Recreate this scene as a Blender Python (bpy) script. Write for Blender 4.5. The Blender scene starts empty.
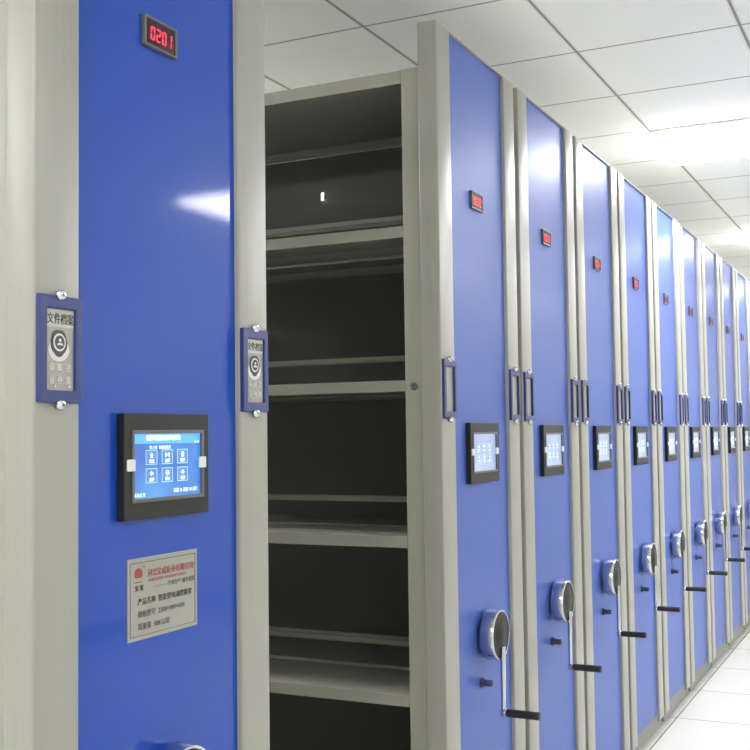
import bpy, bmesh, math, random
from mathutils import Vector, Matrix
random.seed(4)
sc = bpy.context.scene
col = sc.collection
PI = math.pi

# ------------------------------------------------------------------ materials
def lin(c):
    return tuple(((v/255)/12.92 if v/255 <= .04045 else ((v/255+.055)/1.055)**2.4) for v in c) + (1,)

def mat(name, rgb, rough=.5, metal=0, coat=0, coat_rough=.05, emit=None, estr=0, noise=0, nscale=(1,1,1), bump=0, bscale=60, spec=.5):
    m = bpy.data.materials.new(name); m.use_nodes = True
    nt = m.node_tree; b = nt.nodes['Principled BSDF']
    b.inputs['Base Color'].default_value = lin(rgb)
    b.inputs['Roughness'].default_value = rough
    b.inputs['Metallic'].default_value = metal
    b.inputs['Coat Weight'].default_value = coat
    b.inputs['Coat Roughness'].default_value = coat_rough
    b.inputs['Specular IOR Level'].default_value = spec
    if emit:
        b.inputs['Emission Color'].default_value = lin(emit)
        b.inputs['Emission Strength'].default_value = estr
    if noise or bump:
        tc = nt.nodes.new('ShaderNodeTexCoord')
        mp = nt.nodes.new('ShaderNodeMapping'); mp.inputs['Scale'].default_value = nscale
        nt.links.new(tc.outputs['Object'], mp.inputs['Vector'])
    if noise:
        n = nt.nodes.new('ShaderNodeTexNoise'); n.inputs['Scale'].default_value = 6; n.inputs['Detail'].default_value = 4
        nt.links.new(mp.outputs[0], n.inputs['Vector'])
        mx = nt.nodes.new('ShaderNodeMix'); mx.data_type = 'RGBA'
        d = lin(tuple(max(0, v*(1-noise)) for v in rgb)); l = lin(tuple(min(255, v*(1+noise)) for v in rgb))
        mx.inputs[6].default_value = d; mx.inputs[7].default_value = l
        nt.links.new(n.outputs['Fac'], mx.inputs[0]); nt.links.new(mx.outputs[2], b.inputs['Base Color'])
    if bump:
        n2 = nt.nodes.new('ShaderNodeTexNoise'); n2.inputs['Scale'].default_value = bscale; n2.inputs['Detail'].default_value = 2
        nt.links.new(mp.outputs[0], n2.inputs['Vector'])
        bp = nt.nodes.new('ShaderNodeBump'); bp.inputs['Strength'].default_value = bump; bp.inputs['Distance'].default_value = .002
        nt.links.new(n2.outputs['Fac'], bp.inputs['Height']); nt.links.new(bp.outputs[0], b.inputs['Normal'])
        if coat: nt.links.new(bp.outputs[0], b.inputs['Coat Normal'])
    return m

M_TRIM  = mat('beige_paint', (145, 145, 135), rough=.36, noise=.03, nscale=(14, 14, .5), bump=.08, bscale=220)
M_SHELF = mat('shelf_paint', (148, 148, 136), rough=.5, noise=.03, nscale=(4, 4, 4))
M_BLUE  = mat('blue_gloss_paint', (20, 66, 160), rough=.4, coat=.45, coat_rough=.05, spec=.12, bump=.022, bscale=200)
M_HAZED  = mat('blue_paint_hazed', (60, 88, 164), rough=.45, coat=.12, coat_rough=.2, spec=.3, bump=.04, bscale=120)  # lighter base paints the hazy grazing reflection into the blue
M_SHADE = mat('dark_shade_sheet', (92, 93, 88), rough=.6)  # dark colour stands in for the shade behind the open shelves
M_BLACK = mat('black_plastic', (26, 27, 27), rough=.5, spec=.3)
M_GREYB = mat('grey_plastic', (82, 84, 80), rough=.4)
M_LABEL = mat('blue_plastic', (34, 50, 106), rough=.4)
M_CARD  = mat('card_grey', (150, 148, 142), rough=.35, metal=.35, noise=.05, nscale=(30, 30, 30))
M_CARDL = mat('card_header', (172, 174, 164), rough=.4)
M_INK   = mat('dark_ink', (64, 66, 66), rough=.6)
M_PALE  = mat('pale_print', (205, 204, 198), rough=.5)
M_CHROME= mat('chrome', (200, 203, 208), rough=.16, metal=1)
M_STEEL = mat('steel', (150, 150, 148), rough=.3, metal=1)
M_DARKFACE = mat('wheel_face_dark', (16, 19, 17), rough=.5, spec=.3)
M_LOCK  = mat('slate_plastic', (48, 54, 78), rough=.5)
M_RUBBER= mat('black_rubber', (34, 33, 32), rough=.55)
M_CLIP  = mat('clip_grey', (205, 207, 203), rough=.5)
M_LEDG  = mat('led_window', (52, 22, 28), rough=.15)
M_LED   = mat('led_red', (200, 20, 40), emit=(255, 50, 82), estr=.85)
M_LEDOFF= mat('led_dim', (90, 30, 40), emit=(150, 60, 70), estr=.35)
M_PLATE = mat('plate_silver', (146, 146, 136), rough=.35, metal=.3, noise=.03, nscale=(20, 20, 20))
M_RED   = mat('red_ink', (150, 70, 66), rough=.6)
M_DKRED = mat('logo_red', (140, 40, 44), rough=.5)
M_WHITE = mat('screen_white', (235, 250, 255), emit=(215, 245, 255), estr=.72)
M_ICONBG= mat('icon_tile', (70, 110, 170), emit=(66, 112, 178), estr=.62)
M_ICONED= mat('icon_edge', (150, 190, 250), emit=(140, 185, 250), estr=.6)
M_WHEELP= mat('chassis_paint', (110, 112, 108), rough=.5)
M_LAMP  = mat('lamp_diffuser', (255, 255, 255), emit=(253, 252, 255), estr=22)
M_FILLR = mat('fill_diffuser_bright', (255, 255, 255), emit=(253, 252, 255), estr=180)  # strong emission for the added rear panels that lift the ceiling
M_LAMPM = mat('lamp_diffuser_medium', (255, 255, 255), emit=(253, 252, 255), estr=42)
M_LAMPF = mat('lamp_frame', (235, 236, 232), rough=.4)
M_SPARK = mat('glint_white', (255, 255, 255), emit=(255, 255, 255), estr=6)  # glow stands in for a small glint
M_WALL  = mat('wall_paint', (228, 228, 222), rough=.8, noise=.015)
M_TRIMW = mat('baseboard_paint', (150, 150, 146), rough=.6)

def screen_mat(name, c0, c1, c2, s):
    m = bpy.data.materials.new(name); m.use_nodes = True
    nt = m.node_tree; b = nt.nodes['Principled BSDF']
    tc = nt.nodes.new('ShaderNodeTexCoord'); mp = nt.nodes.new('ShaderNodeMapping')
    mp.inputs['Location'].default_value = (-.29, 0, -1.29); mp.inputs['Scale'].default_value = (1, 1, 1)
    nt.links.new(tc.outputs['Object'], mp.inputs[0])
    n = nt.nodes.new('ShaderNodeTexNoise'); n.inputs['Scale'].default_value = 11; n.inputs['Detail'].default_value = 1
    nt.links.new(mp.outputs[0], n.inputs[0])
    r = nt.nodes.new('ShaderNodeValToRGB'); e = r.color_ramp.elements
    e[0].position = .3; e[0].color = lin(c0); e[1].position = .7; e[1].color = lin(c2)
    k = e.new(.5); k.color = lin(c1)
    nt.links.new(n.outputs[0], r.inputs[0])
    nt.links.new(r.outputs[0], b.inputs['Emission Color']); b.inputs['Emission Strength'].default_value = s
    b.inputs['Base Color'].default_value = (.02, .03, .05, 1); b.inputs['Roughness'].default_value = .25
    return m
M_SCREEN = screen_mat('screen_blue', (52, 108, 214), (72, 140, 236), (92, 175, 250), .68)
M_SCREENP = screen_mat('screen_pale', (166, 184, 236), (182, 198, 240), (196, 210, 244), .66)  # pale tone paints in the washed reflection seen at a grazing angle
M_SCREENW = screen_mat('screen_paler', (176, 184, 212), (190, 196, 222), (204, 210, 230), .62)  # same painted wash, whiter for the farther screens

def ceiling_mat():
    m = bpy.data.materials.new('ceiling_tiles'); m.use_nodes = True
    nt = m.node_tree; b = nt.nodes['Principled BSDF']; L = nt.links.new
    tc = nt.nodes.new('ShaderNodeTexCoord'); sp = nt.nodes.new('ShaderNodeSeparateXYZ'); L(tc.outputs['Object'], sp.inputs[0])
    def M(op, a, bb=None):
        n = nt.nodes.new('ShaderNodeMath'); n.operation = op
        for i, v in enumerate((a, bb)):
            if v is None: continue
            if isinstance(v, (int, float)): n.inputs[i].default_value = v
            else: L(v, n.inputs[i])
        return n.outputs[0]
    def grid(o, off, pitch, w):
        t = M('ADD', M('DIVIDE', M('SUBTRACT', o, off), pitch), 100.5)
        f = M('ABSOLUTE', M('SUBTRACT', M('FRACT', t), .5))
        return M('LESS_THAN', M('MULTIPLY', f, pitch), w/2)
    g = M('MAXIMUM', grid(sp.outputs[0], GX0, GPX, .008), grid(sp.outputs[1], GY0, GPY, .010))
    gs = M('MAXIMUM', grid(sp.outputs[0], GX0, GPX, .018), grid(sp.outputs[1], GY0, GPY, .026))
    no = nt.nodes.new('ShaderNodeTexNoise'); no.inputs['Scale'].default_value = 3; no.inputs['Detail'].default_value = 5
    L(tc.outputs['Object'], no.inputs[0])
    mx0 = nt.nodes.new('ShaderNodeMix'); mx0.data_type = 'RGBA'
    mx0.inputs[6].default_value = lin((238, 240, 237)); mx0.inputs[7].default_value = lin((244, 246, 243)); L(no.outputs[0], mx0.inputs[0])
    mx1 = nt.nodes.new('ShaderNodeMix'); mx1.data_type = 'RGBA'; L(gs, mx1.inputs[0]); L(mx0.outputs[2], mx1.inputs[6]); mx1.inputs[7].default_value = lin((232, 233, 228))
    mx = nt.nodes.new('ShaderNodeMix'); mx.data_type = 'RGBA'; L(g, mx.inputs[0]); L(mx1.outputs[2], mx.inputs[6]); mx.inputs[7].default_value = lin((145, 146, 142))
    L(mx.outputs[2], b.inputs['Base Color']); b.inputs['Roughness'].default_value = .85
    return m
def floor_mat():
    m = bpy.data.materials.new('floor_tiles'); m.use_nodes = True
    nt = m.node_tree; b = nt.nodes['Principled BSDF']; L = nt.links.new
    tc = nt.nodes.new('ShaderNodeTexCoord'); br = nt.nodes.new('ShaderNodeTexBrick')
    br.offset = 0; br.inputs['Scale'].default_value = 1; br.inputs['Brick Width'].default_value = .6; br.inputs['Row Height'].default_value = .6
    br.inputs['Mortar Size'].default_value = .003
    br.inputs['Color1'].default_value = lin((222, 221, 214)); br.inputs['Color2'].default_value = lin((216, 215, 208)); br.inputs['Mortar'].default_value = lin((110, 108, 102))
    L(tc.outputs['Object'], br.inputs['Vector']); L(br.outputs['Color'], b.inputs['Base Color']); b.inputs['Roughness'].default_value = .25
    return m

# ------------------------------------------------------------------ mesh helpers
def box(bm, x0, x1, y0, y1, z0, z1, bev=0, seg=2, vertical_only=False):
    r = bmesh.ops.create_cube(bm, size=1)
    vs = r['verts']
    for v in vs:
        v.co = Vector(((x0+x1)/2 + v.co.x*(x1-x0), (y0+y1)/2 + v.co.y*(y1-y0), (z0+z1)/2 + v.co.z*(z1-z0)))
    if bev:
        es = {e for v in vs for e in v.link_edges}
        if vertical_only: es = {e for e in es if abs(e.verts[0].co.z-e.verts[1].co.z) > abs(z1-z0)*.5}
        bmesh.ops.bevel(bm, geom=list(es), offset=bev, segments=seg, affect='EDGES', profile=.5)
    return bm

def cyl(bm, p0, p1, r0, r1=None, seg=32, bev=0):
    r1 = r0 if r1 is None else r1
    p0, p1 = Vector(p0), Vector(p1); d = p1-p0
    q = d.to_track_quat('Z', 'Y').to_matrix().to_4x4(); q.translation = (p0+p1)/2
    r = bmesh.ops.create_cone(bm, cap_ends=True, segments=seg, radius1=r0, radius2=r1, depth=d.length, matrix=q)
    if bev:
        caps = {f for v in r['verts'] for f in v.link_faces if len(f.verts) == seg}
        es = {e for f in caps for e in f.edges}
        bmesh.ops.bevel(bm, geom=list(es), offset=bev, segments=3, affect='EDGES', profile=.5)
    return bm

def lathe_y(bm, cx, cz, prof, seg=48):      # prof = [(radius, y)...] about the y axis through (cx, cz)
    rings = []
    for r, y in prof:
        if r < 1e-6: rings.append([bm.verts.new((cx, y, cz))]*seg)
        else: rings.append([bm.verts.new((cx+r*math.cos(2*PI*i/seg), y, cz+r*math.sin(2*PI*i/seg))) for i in range(seg)])
    for a, b in zip(rings, rings[1:]):
        for i in range(seg):
            j = (i+1) % seg; f = []
            for v in (a[i], a[j], b[j], b[i]):
                if v not in f: f.append(v)
            if len(f) > 2: bm.faces.new(f)
    return bm

def poly(bm, pts, y, th):                   # extruded outline in the xz plane, front at y, thickness th behind it
    a = [bm.verts.new((x, y, z)) for x, z in pts]; b = [bm.verts.new((x, y+th, z)) for x, z in pts]
    bm.faces.new(a); bm.faces.new(b[::-1])
    for i in range(len(pts)):
        j = (i+1) % len(pts); bm.faces.new((a[i], b[i], b[j], a[j]))
    return bm

def ring_frame(bm, x0, x1, z0, z1, ix0, ix1, iz0, iz1, y0, y1, bev=0):
    o = [(x0, z0), (x1, z0), (x1, z1), (x0, z1)]; i_ = [(ix0, iz0), (ix1, iz0), (ix1, iz1), (ix0, iz1)]
    vo = [[bm.verts.new((x, y, z)) for x, z in o] for y in (y0, y1)]
    vi = [[bm.verts.new((x, y, z)) for x, z in i_] for y in (y0, y1)]
    outer = []
    for k in range(4):
        j = (k+1) % 4
        bm.faces.new((vo[0][k], vo[0][j], vi[0][j], vi[0][k])); bm.faces.new((vo[1][j], vo[1][k], vi[1][k], vi[1][j]))
        bm.faces.new((vo[0][j], vo[0][k], vo[1][k], vo[1][j])); bm.faces.new((vi[0][k], vi[0][j], vi[1][j], vi[1][k]))
    if bev:
        es = [e for e in bm.edges if all(v in vo[0] for v in e.verts) or all(v in vi[0] for v in e.verts) or (any(v in vo[0] for v in e.verts) and any(v in vo[1] for v in e.verts))]
        bmesh.ops.bevel(bm, geom=es, offset=bev, segments=2, affect='EDGES', profile=.5)
    return bm

def text_bm(bm, s, x, z, y, size, align='LEFT', th=.0003, sx=1, bold=0):
    cu = bpy.data.curves.new('lettering', 'FONT'); cu.body = s; cu.size = size; cu.extrude = th; cu.align_x = align; cu.offset = bold
    cu.resolution_u = 2
    o = bpy.data.objects.new('lettering', cu); col.objects.link(o)
    me = bpy.data.meshes.new_from_object(o)
    me.transform(Matrix.Translation((x, y, z)) @ Matrix.Rotation(PI/2, 4, 'X') @ Matrix.Diagonal((sx, 1, 1, 1)))
    bm.from_mesh(me)
    bpy.data.objects.remove(o); bpy.data.curves.remove(cu); bpy.data.meshes.remove(me)
    return bm

def obj(name, bm, m, parent=None, smooth=False):
    bmesh.ops.recalc_face_normals(bm, faces=bm.faces)
    me = bpy.data.meshes.new(name); bm.to_mesh(me); bm.free(); me.materials.append(m)
    if smooth:
        for p in me.polygons: p.use_smooth = True
        me.set_sharp_from_angle(angle=math.radians(35))
    o = bpy.data.objects.new(name, me); col.objects.link(o)
    if parent: o.parent = parent
    return o
B = bmesh.new

# ------------------------------------------------------------------ measures
W, H = .600, 2.402
TL, PD, RET = .0915, .011, .054            # trim width, recess of the blue panel, return depth
X2, PITCH = 1.4307, .6333
GX0, GPX, GY0, GPY, ZC = 3.272, .584, -.015, .560, 2.70
LEVELS = [1.881, 1.483, 1.085, .687, .289]
YEND = 2.02
Z0 = .07

def shelf_bm(x0, x1, y0, y1, z):
    bm = B()
    box(bm, x0, x1, y0, y1, z-.003, z)
    box(bm, x0, x0+.002, y0, y1, z-.027, z-.003); box(bm, x1-.002, x1, y0, y1, z-.027, z-.003)
    box(bm, x0, x0+.014, y0, y1, z-.029, z-.027); box(bm, x1-.014, x1, y0, y1, z-.029, z-.027)
    return bm

# seven-segment digits
SEG = {'0': 'abcdef', '1': 'bc', '2': 'abged', '3': 'abgcd', '4': 'fgbc', '5': 'afgcd', '6': 'afgedc', '7': 'abc', '8': 'abcdefg', '9': 'abcdfg'}
def digits_bm(s, x, z, y, w, h, gap):
    bm = B(); t = h*.13
    for ch in s:
        q = {'a': (0, w, h-t, h), 'g': (0, w, h/2-t/2, h/2+t/2), 'd': (0, w, 0, t), 'f': (0, t, h/2, h), 'e': (0, t, 0, h/2), 'b': (w-t, w, h/2, h), 'c': (w-t, w, 0, h/2)}
        for k in SEG[ch]:
            a, b, c, d = q[k]; e = t*.18
            if k in 'adg': pts = [(a+e+t*.5, c), (b-e-t*.5, c), (b-e, (c+d)/2), (b-e-t*.5, d), (a+e+t*.5, d), (a+e, (c+d)/2)]
            else: pts = [(a, c+e+t*.3), ((a+b)/2, c+e), (b, c+e+t*.3), (b, d-e-t*.3), ((a+b)/2, d-e), (a, d-e-t*.3)]
            poly(bm, [(x+px+(pz/h)*h*.06, z+pz) for px, pz in pts], y, .0006)
        x += w+gap
    return bm

def label_holder(root, x0, x1, card, dz):
    z0, z1 = 1.394+dz, 1.543+dz; yf = -.007
    lh = obj('label_holder', ring_frame(B(), x0, x1, z0, z1, x0+.015, x1-.013, z0+.017, z1-.018, yf, .001, .0018), M_LABEL, root)
    xm = (x0+x1)/2-.001
    for z in (z1+.001, z0-.003):
        bm = B(); lathe_y(bm, xm, z, [(.0060, yf+.006), (.0082, yf+.002), (.0078, yf-.0012), (.0056, yf-.0040), (.0026, yf-.0046), (.0020, yf-.002), (0, yf-.002)], 20)
        obj('screw', bm, M_CHROME, lh, True)
    if card:
        cx0, cx1, cz0, cz1 = x0+.0155, x1-.0135, z0+.0175, z1-.0185
        bm = B(); box(bm, cx0, cx1, yf+.004, yf+.0055, cz0, cz1)
        c = obj('name_card', bm, M_CARD, lh)
        hz = cz1-.025; w = cx1-cx0
        hb = B(); box(hb, cx0+.001, cx1-.001, yf+.0032, yf+.004, hz, cz1-.002)
        obj('card_header', hb, M_CARDL, lh)
        tb = B(); text_bm(tb, '文件档案', cx0+w*.5, hz+.0055, yf+.0028, .0165, 'CENTER', sx=.8)
        # badge below the header: shield outline, ring, dome
        bx, bz = cx0+w*.45, hz-.0215
        pts = []
        for k in range(36):
            a = 2*PI*k/36; rr = .0165*(1+.10*abs(math.cos(2.5*(a+PI/2))))
            pts.append((bx+rr*.92*math.cos(a), bz+rr*math.sin(a)*(1.02 if math.sin(a) > 0 else 1.12)))
        pl = B(); cylp = [(bx+.021*math.cos(2*PI*k/24), bz-.010+.0165*math.sin(2*PI*k/24)) for k in range(24)]
        poly(pl, cylp, yf+.0034, .0006)
        poly(tb, pts, yf+.0026, .0006)
        poly(pl, [(bx+.0122*math.cos(2*PI*k/28), bz+.0125*math.sin(2*PI*k/28)) for k in range(28)], yf+.0020, .0004)
        poly(tb, [(bx+.0095*math.cos(2*PI*k/28), bz+.0098*math.sin(2*PI*k/28)) for k in range(28)], yf+.0014, .0004)
        poly(pl, [(bx+.006*math.cos(PI*k/12), bz-.004+.0035*math.sin(PI*k/12)) for k in range(13)], yf+.0009, .0004)
        poly(pl, [(bx+.0025*math.cos(2*PI*k/12), bz+.003+.0025*math.sin(2*PI*k/12)) for k in range(12)], yf+.0009, .0004)
        for k, (s, u) in enumerate((('保管', .10), ('案卷', .38), ('密集', .70))):
            for q, ch in enumerate(s): text_bm(pl, ch, cx0+w*u, bz-.040-q*.017, yf+.0034, .013, 'LEFT', sx=.85)
        for u in (.30, .82): lathe_y(pl, cx0+w*u, cz0+.0055, [(.0024, yf+.0036), (.002, yf+.002), (0, yf+.0016)], 12)
        obj('card_print', tb, M_INK, lh); obj('emblem', pl, M_PALE, lh)

def fixtures(root, num, dz, detail, led_on=True, scr=None):
    # LED number display
    dx0, dx1, dz0, dz1 = .247, .332, 1.969+dz, 2.018+dz
    led = obj('number_display', ring_frame(B(), dx0, dx1, dz0, dz1, dx0+.004, dx1-.004, dz0+.004, dz1-.004, .0035, PD, .001), M_GREYB, root)
    bm = B(); box(bm, dx0+.003, dx1-.003, .0055, PD-.001, dz0+.003, dz1-.003); obj('display_window', bm, M_LEDG, led)
    obj('digits', digits_bm(num, dx0+.0155, dz0+.0125, .0048, .0112, .022, .0036), M_LED if led_on else M_LEDOFF, led)
    # touch screen
    sx0, sx1, sz0, sz1 = .186, .406, 1.2215+dz*1.2, 1.384+dz*1.2
    ix0, ix1, iz0, iz1 = sx0+.022, sx1-.0185, sz0+.030, sz1-.029
    ts = obj('touch_screen', ring_frame(B(), sx0, sx1, sz0, sz1, ix0, ix1, iz0, iz1, -.003, PD, .0015), M_BLACK, root)
    obj('screen_surround', ring_frame(B(), ix0-.0035, ix1+.0035, iz0-.0035, iz1+.0035, ix0+.002, ix1-.002, iz0+.002, iz1-.002, -.0042, -.001, .0006), M_GREYB, ts)
    bm = B(); box(bm, ix0, ix1, .0012, .004, iz0, iz1); disp = obj('display', bm, scr or M_SCREENP, ts)
    w, h = ix1-ix0, iz1-iz0
    yb = .0008
    ib, ie, tx = B(), B(), B()
    for r in range(2):
        for c in range(3):
            bx, bz = ix0+w*(.20+.225*c), iz0+h*(.525-.275*r); bw, bh = w*.145, h*.20
            ring_frame(ie, bx-.0012, bx+bw+.0012, bz-.0012, bz+bh+.0012, bx, bx+bw, bz, bz+bh, yb-.0002, yb+.0003)
            box(ib, bx, bx+bw, yb, yb+.0004, bz, bz+bh)
            cx, cz, s = bx+bw/2, bz+bh*.66, bh*.2; k = r*3+c
            yt = yb-.0004
            if k == 0: poly(tx, [(cx-s, cz-s*.1), (cx, cz+s), (cx+s, cz-s*.1), (cx+s*.6, cz-s*.1), (cx+s*.6, cz-s), (cx-s*.6, cz-s), (cx-s*.6, cz-s*.1)], yt, .0003)
            elif k == 1:
                for q in (-1, 1): poly(tx, [(cx+q*s*1.2, cz-s), (cx+q*s*.1, cz), (cx+q*s*1.2, cz+s)], yt, .0003)
            elif k == 2:
                for q in (-1, 0, 1): box(tx, cx-s*(.9-.15*abs(q)), cx+s*.9, yt, yt+.0003, cz+q*s*.75-s*.25, cz+q*s*.75+s*.25)
            elif k in (3, 5):
                q = -1 if k == 3 else 1
                poly(tx, [(cx+q*s*1.1, cz), (cx, cz+s), (cx, cz+s*.35), (cx-q*s*.9, cz+s*.35), (cx-q*s*.9, cz-s*.35), (cx, cz-s*.35), (cx, cz-s)], yt, .0003)
            else:
                ring = [(cx+s*1.05*math.cos(2*PI*j/20), cz+s*1.05*math.sin(2*PI*j/20)) for j in range(20)]
                rin = [(cx+s*.75*math.cos(2*PI*j/20), cz+s*.75*math.sin(2*PI*j/20)) for j in range(20)]
                for j in range(20): poly(tx, [ring[j], ring[(j+1) % 20], rin[(j+1) % 20], rin[j]], yt, .0003)
                box(tx, cx-s*.5, cx+s*.5, yt, yt+.0003, cz-s*.15, cz+s*.15)
            if detail: text_bm(tx, ['归位', '左移', '通风', '左开', '停止', '右开'][k], cx, bz+bh*.1, yt, .0062, 'CENTER', .0001, bold=.0002)
            else: box(tx, cx-s, cx+s, yt, yt+.0003, bz+bh*.12, bz+bh*.28)
    if detail:
        text_bm(tx, '智能密集架电动控制系统', ix0+w*.20, iz1-h*.115, yb-.0003, .0094, 'LEFT', .0002, sx=.85, bold=.00035)
        text_bm(tx, '01-08', ix1-w*.03, iz1-h*.17, yb-.0003, .005, 'RIGHT', .0001)
        text_bm(tx, '第 2 列   智能密集架', ix0+w*.24, iz1-h*.25, yb-.0003, .0062, 'LEFT', .0001)
        text_bm(tx, '系统正常', ix0+w*.03, iz0+h*.045, yb-.0003, .007, 'LEFT', .0001)
        text_bm(tx, '温度 25 湿度 50 运行', ix1-w*.05, iz0+h*.08, yb-.0003, .0072, 'RIGHT', .0001)
        hd = B(); box(hd, ix0+.001, ix1-.001, yb+.0001, yb+.0004, iz1-h*.17, iz1-.001)
        obj('screen_header', hd, M_ICONED if 0 else M_SCRHEAD, ts)
    obj('icon_tiles', ib, M_ICONBG if detail else M_SCREENW, ts); obj('icon_outlines', ie, M_ICONED, ts)
    obj('screen_lettering', tx, M_WHITE, ts)
    zc = iz0+h*.52
    for x0, x1 in ((ix0-.0165, ix0+.0015), (ix1-.011, ix1+.007)):
        bm = B(); box(bm, x0, x1, -.0065, -.0025, zc-.009, zc+.009, .0015); obj('screen_clip', bm, M_CLIP, ts)
M_SCRHEAD = mat('screen_header', (80, 150, 240), emit=(84, 150, 240), estr=.7)

def crank(root, dz=0):
    cx, cz = .300, .800
    bm = B()
    lathe_y(bm, cx, cz, [(0, PD), (.030, PD), (.030, .003), (.058, .003), (.0655, 0), (.0675, -.005), (.0675, -.034), (.0662, -.0375), (.0640, -.0385), (.0622, -.0375), (.0620, -.034), (0, -.034)], 56)
    wh = obj('crank_wheel', bm, M_CHROME, root, True)
    bm = B(); lathe_y(bm, cx, cz, [(0, -.0345), (.0616, -.0345), (.0600, -.0365), (.030, -.0375), (.022, -.041), (0, -.042)], 48); obj('wheel_face', bm, M_DARKFACE, wh, True)
    bm = B(); cyl(bm, (cx, -.041, cz-.03), (cx, -.040, cz-.207), .0075, .0062, 16); cyl(bm, (cx, -.034, cz-.207), (cx, -.048, cz-.207), .011, .011, 20, .001)
    obj('crank_arm', bm, M_CHROME, wh, True)
    bm = B(); lathe_y(bm, cx, cz-.207, [(0, -.044), (.0095, -.046), (.0105, -.052), (.0105, -.128), (.0115, -.136), (.009, -.141), (0, -.142)], 24); obj('crank_handle', bm, M_RUBBER, wh, True)
    bm = B(); lathe_y(bm, cx-.03, .675, [(0, PD), (.013, PD), (.013, .004), (.009, .003), (.009, -.018), (.007, -.021), (0, -.021)], 20)
    obj('lock_knob', bm, M_LOCK, root, True)

def make_unit(shelves=True):
    root = bpy.data.objects.new('mobile_shelving_unit', None); root.empty_display_size = .2; col.objects.link(root)
    for x0, x1 in ((0, TL), (W-TL, W)):
        bm = B(); box(bm, x0, x1, 0, RET, Z0, H, .0045, 3); obj('side_trim', bm, M_TRIM, root, True)
    bm = B(); box(bm, TL-.002, W-TL+.002, PD, RET-.008, Z0+.01, H-.004, .001); obj('front_panel', bm, M_BLUE, root)
    bm = B(); box(bm, TL-.001, W-TL+.001, .003, RET-.002, H-.0045, H-.001, .0008); obj('top_cap', bm, M_TRIM, root)
    # chassis on the rails
    bm = B(); box(bm, .006, W-.006, .01, YEND, .035, Z0+.03); obj('chassis', bm, M_WHEELP, root)
    for y in (.45, 1.6):
        for x in (.10, .50):
            bm = B(); cyl(bm, (x, y-.012, .036), (x, y+.012, .036), .030, seg=28, bev=.003); obj('rail_wheel', bm, M_STEEL, root, True)
    # shelving body
    zt = 2.290
    bm = B(); box(bm, .012, W-.012, RET+.052, YEND, zt-.006, zt-.002)
    box(bm, .012, .014, RET+.052, YEND, zt-.036, zt-.002); box(bm, W-.014, W-.012, RET+.052, YEND, zt-.036, zt-.002); obj('top_panel', bm, M_SHELF, root)
    for y in (RET, 1.005, YEND-.05):
        for x0, x1 in ((.010, .046), (W-.046, W-.010)):
            bm = B(); box(bm, x0, x1, y, y+.051, Z0+.03, zt, .003, 2); obj('upright_post', bm, M_SHELF, root, True)
    bm = B(); box(bm, W-.012, W-.010, RET+.052, YEND-.052, Z0+.03, zt-.037); obj('shade_sheet', bm, M_SHADE, root)  # sheet added to darken the bays and hide the next unit
    for z in LEVELS:
        for x0, x1 in ((.012, .282), (.318, .588)):
            for y0, y1 in ((RET+.0515, 1.0045), (1.0565, YEND-.0505)):
                s = obj('shelf', shelf_bm(x0, x1, y0, y1, z), M_SHELF, root)
                if y0 < .5:
                    xb = x1-.014 if x0 < .1 else x0+.006
                    bm = B(); box(bm, xb, xb+.008, y0, y1, z+.070, z+.083); obj('stop_bar', bm, M_SHELF, s)
    return root

def copy_tree(o, parent=None):
    c = o.copy(); col.objects.link(c); c.parent = parent
    for ch in list(o.children): copy_tree(ch, c)
    return c

def tag(o, label, cat, group=None, kind=None):
    if label: o['label'] = label
    if cat: o['category'] = cat
    if group: o['group'] = group
    if kind: o['kind'] = kind
    return o

NU = 12
proto = make_unit(); crank(proto)
units = [proto] + [copy_tree(proto) for _ in range(NU-1)]
LAB = ['large nearest blue and beige shelving unit with the 0201 display and silver nameplate',
 'blue and beige shelving unit whose empty dark shelves face the open aisle gap',
 'blue and beige shelving unit pressed against the one with the open dark shelves',
 'fourth blue end panel counted from the nearest, two places beyond the open shelves',
 'fifth blue and beige end panel counted from the nearest unit at left',
 'sixth blue and beige shelving unit from the left, fourth after the open shelves',
 'seventh blue and beige shelving unit counted from the nearest at left',
 'eighth narrow blue end panel from the left, near the right side of the row',
 'ninth narrow blue end panel from the left, close to the right edge',
 'tenth sliver of blue end panel from the left, at the right picture edge',
 'eleventh end panel from the left, far down the row of shelving',
 'twelfth and last end panel at the far end of the shelving row']
DZ = [0, -.009, -.014, -.016, -.018, -.020, -.021, -.022, -.023, -.023, -.024, -.024]
# small differences in how far each unit is pushed along the rails
XO = [0, -.006, -.004, -.003, -.002, -.003, -.002, 0, 0, 0, 0, 0]
for i, u in enumerate(units):
    u.location = (0 if i == 0 else X2+(i-1)*PITCH+XO[i], 0, 0)
    tag(u, LAB[i], 'shelving unit', 'row of mobile shelving units')
    fixtures(u, '02%02d' % (i+1), DZ[i], i == 0, i < 5, M_SCREEN if i == 0 else (M_SCREENP if i < 5 else M_SCREENW))
    label_holder(u, .004, .0885, i == 0, DZ[i]+(.003 if i == 0 else -.001)); label_holder(u, .5095, .592, i == 0, DZ[i]-.004)

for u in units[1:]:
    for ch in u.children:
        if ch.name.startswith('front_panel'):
            ch.data = ch.data.copy() if u is units[1] else HAZED
            if u is units[1]: ch.data.materials.clear(); ch.data.materials.append(M_HAZED); HAZED = ch.data
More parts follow.
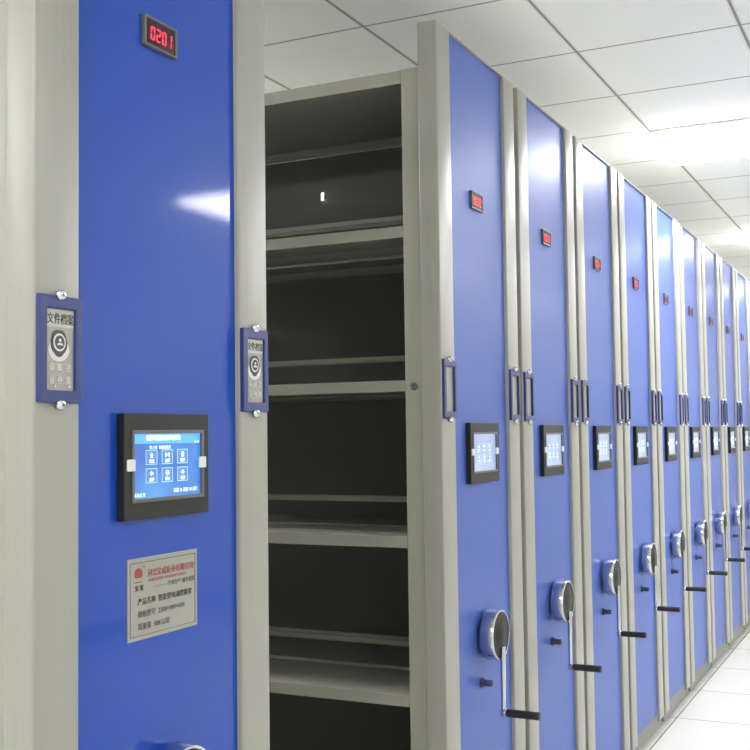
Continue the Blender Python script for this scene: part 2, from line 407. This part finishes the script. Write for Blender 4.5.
# nameplate on the nearest unit
u1 = units[0]
px0, px1, pz1 = .209, .389, 1.162; pz0 = pz1-.125
bm = B(); box(bm, px0, px1, PD-.0012, PD+.001, pz0, pz1, .0005); npl = obj('nameplate', bm, M_PLATE, u1)
bm = B(); ring_frame(bm, px0+.006, px1-.006, pz0+.006, pz1-.0065, px0+.0068, px1-.0068, pz0+.0068, pz1-.0075, PD-.0016, PD-.001)
yt = PD-.0016
text_bm(bm, '————专业生产  服务档案', px0+.066, pz1-.050, yt, .0085, 'LEFT', .0001)
text_bm(bm, '产品名称  智能型电动密集架', px0+.024, pz1-.071, yt, .0112, 'LEFT', .0002, bold=.0001)
text_bm(bm, '规格型号  2300×900×600', px0+.024, pz1-.090, yt, .0112, 'LEFT', .0001)
text_bm(bm, '载重量  50KG/层', px0+.024, pz1-.109, yt, .0112, 'LEFT', .0001)
text_bm(bm, '宝 宣', px0+.017, pz1-.049, yt, .0095, 'LEFT', .0002, bold=.0002)
box(bm, px0+.017, px0+.036, yt, yt+.0003, pz1-.037, pz1-.036)
obj('nameplate_lettering', bm, M_INK, npl)
bm = B(); text_bm(bm, '河北宝成柜业有限公司', px0+.048, pz1-.030, yt, .0128, 'LEFT', .0002, sx=.95, bold=.0001)
text_bm(bm, 'HEBEI GUIYE YOUXIAN GONGSI', px0+.050, pz1-.0385, yt, .0070, 'LEFT', .0001, sx=.98)
obj('nameplate_title', bm, M_RED, npl)
bm = B(); c = (px0+.0265, pz1-.024)
poly(bm, [(c[0]+.0095*math.cos(2*PI*k/28), c[1]+.0085*max(-.72, math.sin(2*PI*k/28))) for k in range(28)], yt, .0004)
poly(bm, [(c[0]+.0135+.0014*math.cos(2*PI*k/10), c[1]+.010+.0014*math.sin(2*PI*k/10)) for k in range(10)], yt, .0004)
obj('logo', bm, M_DKRED, npl)

# bolt on the post and glowing spot imitating a glint inside the second unit
u2 = units[1]
bm = B()
q = B(); cyl(q, (.0100, .079, 1.466), (.0040, .079, 1.466), .0105, .0085, 24, .0008); cyl(q, (.0040, .079, 1.466), (.0005, .079, 1.466), .0050, .0042, 20)
obj('post_bolt', q, M_STEEL, u2, True); bm.free()

q = B(); cyl(q, (.588, .653, 2.121), (.582, .653, 2.121), .009, .008, 20, .001); o = obj('glint_spot', q, M_BLACK, u2, True); o['label'] = 'tiny glowing piece imitating a bright glint deep in the top shelf bay'
q = B(); box(q, .5795, .582, .6490, .6570, 2.109, 2.133, .0008); obj('lens', q, M_SPARK, o)  # glowing piece shaped as a glint, no known lamp here
# ------------------------------------------------------------------ setting
XL, XR, YF, YB = -3.4, 10.9, -3.9, 4.6
def struct(name, bm, m):
    o = obj(name, bm, m); o['kind'] = 'structure'; return o
bm = B(); box(bm, XL-.1, XR+.1, YF-.1, YB+.1, -.1, 0); struct('floor', bm, floor_mat())
bm = B(); box(bm, XL-.1, XR+.1, YF-.1, YB+.1, ZC, ZC+.1); struct('ceiling', bm, ceiling_mat())
bm = B(); box(bm, XL-.1, XL, YF-.1, YB+.1, 0, ZC); struct('wall_left', bm, M_WALL)
bm = B(); box(bm, XR, XR+.1, YF-.1, YB+.1, 0, ZC); struct('wall_right', bm, M_WALL)
bm = B(); box(bm, XL, XR, YB, YB+.1, 0, ZC); struct('wall_back', bm, M_WALL)
bm = B(); box(bm, XL, XR, YF-.1, YF, 0, ZC); struct('wall_front', bm, M_WALL)
bm = B(); box(bm, XL, XR, YF, YF+.012, 0, .1); struct('baseboard_front', bm, M_TRIMW)
bm = B(); box(bm, XR-.012, XR, YF+.012, YB, 0, .1); struct('baseboard_right', bm, M_TRIMW)
for k, y in enumerate((.45, 1.6)):
    bm = B(); box(bm, -.3, 8.8, y-.018, y+.018, 0, .006, .001); r = obj('floor_rail', bm, M_STEEL)
    tag(r, ('steel rail set in the floor under the front of the shelving', 'steel rail set in the floor under the rear of the shelving')[k], 'rail', 'rails under the shelving')

def lamp(ix, iy, label, nx=1, m_=None, off=(0, 0), ny=1):
    x0 = GX0+GPX*ix; y1 = GY0-GPY*iy; x1, y0 = x0+GPX*nx, y1-GPY; y1 = y0+GPY*ny
    e = bpy.data.objects.new('ceiling_light', None); col.objects.link(e); e.location = ((x0+x1)/2+off[0], (y0+y1)/2+off[1], ZC)
    tag(e, label, 'ceiling light', 'square ceiling light panels')
    hx, hy = GPX*nx/2-.008, GPY*ny/2-.008
    def part(n, bm, m): return obj(n, bm, m, e)
    bm = B()
    for a in ((-hx, hx, -hy, -hy+.014), (-hx, hx, hy-.014, hy), (-hx, -hx+.014, -hy+.014, hy-.014), (hx-.014, hx, -hy+.014, hy-.014)):
        box(bm, a[0], a[1], a[2], a[3], -.012, 0)
    part('light_frame', bm, M_LAMPF)
    bm = B(); box(bm, -hx+.014, hx-.014, -hy+.014, hy-.014, -.045, -.001, .004); part('diffuser', bm, m_ or M_LAMP)
lamp(1, 0, 'bright white square light panel glaring on the ceiling above the row')
lamp(1, 4, 'large light panel over the aisle mirrored in the nearest blue panel', 2, None, (.10, .16), 1.7)
lamp(6, 0, 'square light panel at the far end above the row of shelving')
lamp(6, 4, 'square light panel over the far end of the aisle')
lamp(11, 0, 'square light panel by the far wall above the row')
lamp(11, 4, 'square light panel by the far wall across the aisle')
lamp(-9, 4, 'square light panel behind and left of the nearest unit')
lamp(-9, 0, 'square light panel in line with the row, left of the nearest unit', 1, M_LAMPM)
lamp(-4, 4, 'square light panel across the aisle from the nearest unit')
lamp(-4, -4, 'added unseen fill light panel above the rear end of the open gap between units', 1, M_LAMPM)  # rear panels from here on are added out of view to brighten the ceiling
lamp(1, -4, 'added unseen fill light panel above the rear ends of the packed units', 1, M_FILLR)
lamp(6, -4, 'added unseen fill light panel over the rear of the far units', 1, M_FILLR)
lamp(-9, -4, 'added unseen fill light panel behind the nearest unit near the back wall', 1, M_LAMPM)

w = bpy.data.worlds.new('World'); sc.world = w; w.use_nodes = True
w.node_tree.nodes['Background'].inputs[0].default_value = (.6, .65, .7, 1); w.node_tree.nodes['Background'].inputs[1].default_value = .1

# ------------------------------------------------------------------ camera
yaw, pitch, roll, F = 1.11416983, .0518685555, -.0130484682, 1110.52386
f = Vector((math.sin(yaw)*math.cos(pitch), math.cos(yaw)*math.cos(pitch), math.sin(pitch)))
r = Vector((math.cos(yaw), -math.sin(yaw), 0)); u = r.cross(f)
c_, s_ = math.cos(roll), math.sin(roll)
r2 = c_*r+s_*u; u2v = -s_*r+c_*u
cam = bpy.data.objects.new('camera', bpy.data.cameras.new('camera')); col.objects.link(cam)
m = Matrix((r2, u2v, -f)).transposed().to_4x4(); m.translation = (-1.144037, -1.076664, 1.35)
cam.matrix_world = m
cam.data.sensor_width = 36; cam.data.lens = F/750*36; cam.data.clip_start = .02
sc.camera = cam

sc.view_settings.view_transform = 'Standard'; sc.view_settings.look = 'None'
sc.view_settings.gamma = 1; sc.view_settings.exposure = .35; sc.view_settings.use_curve_mapping = False
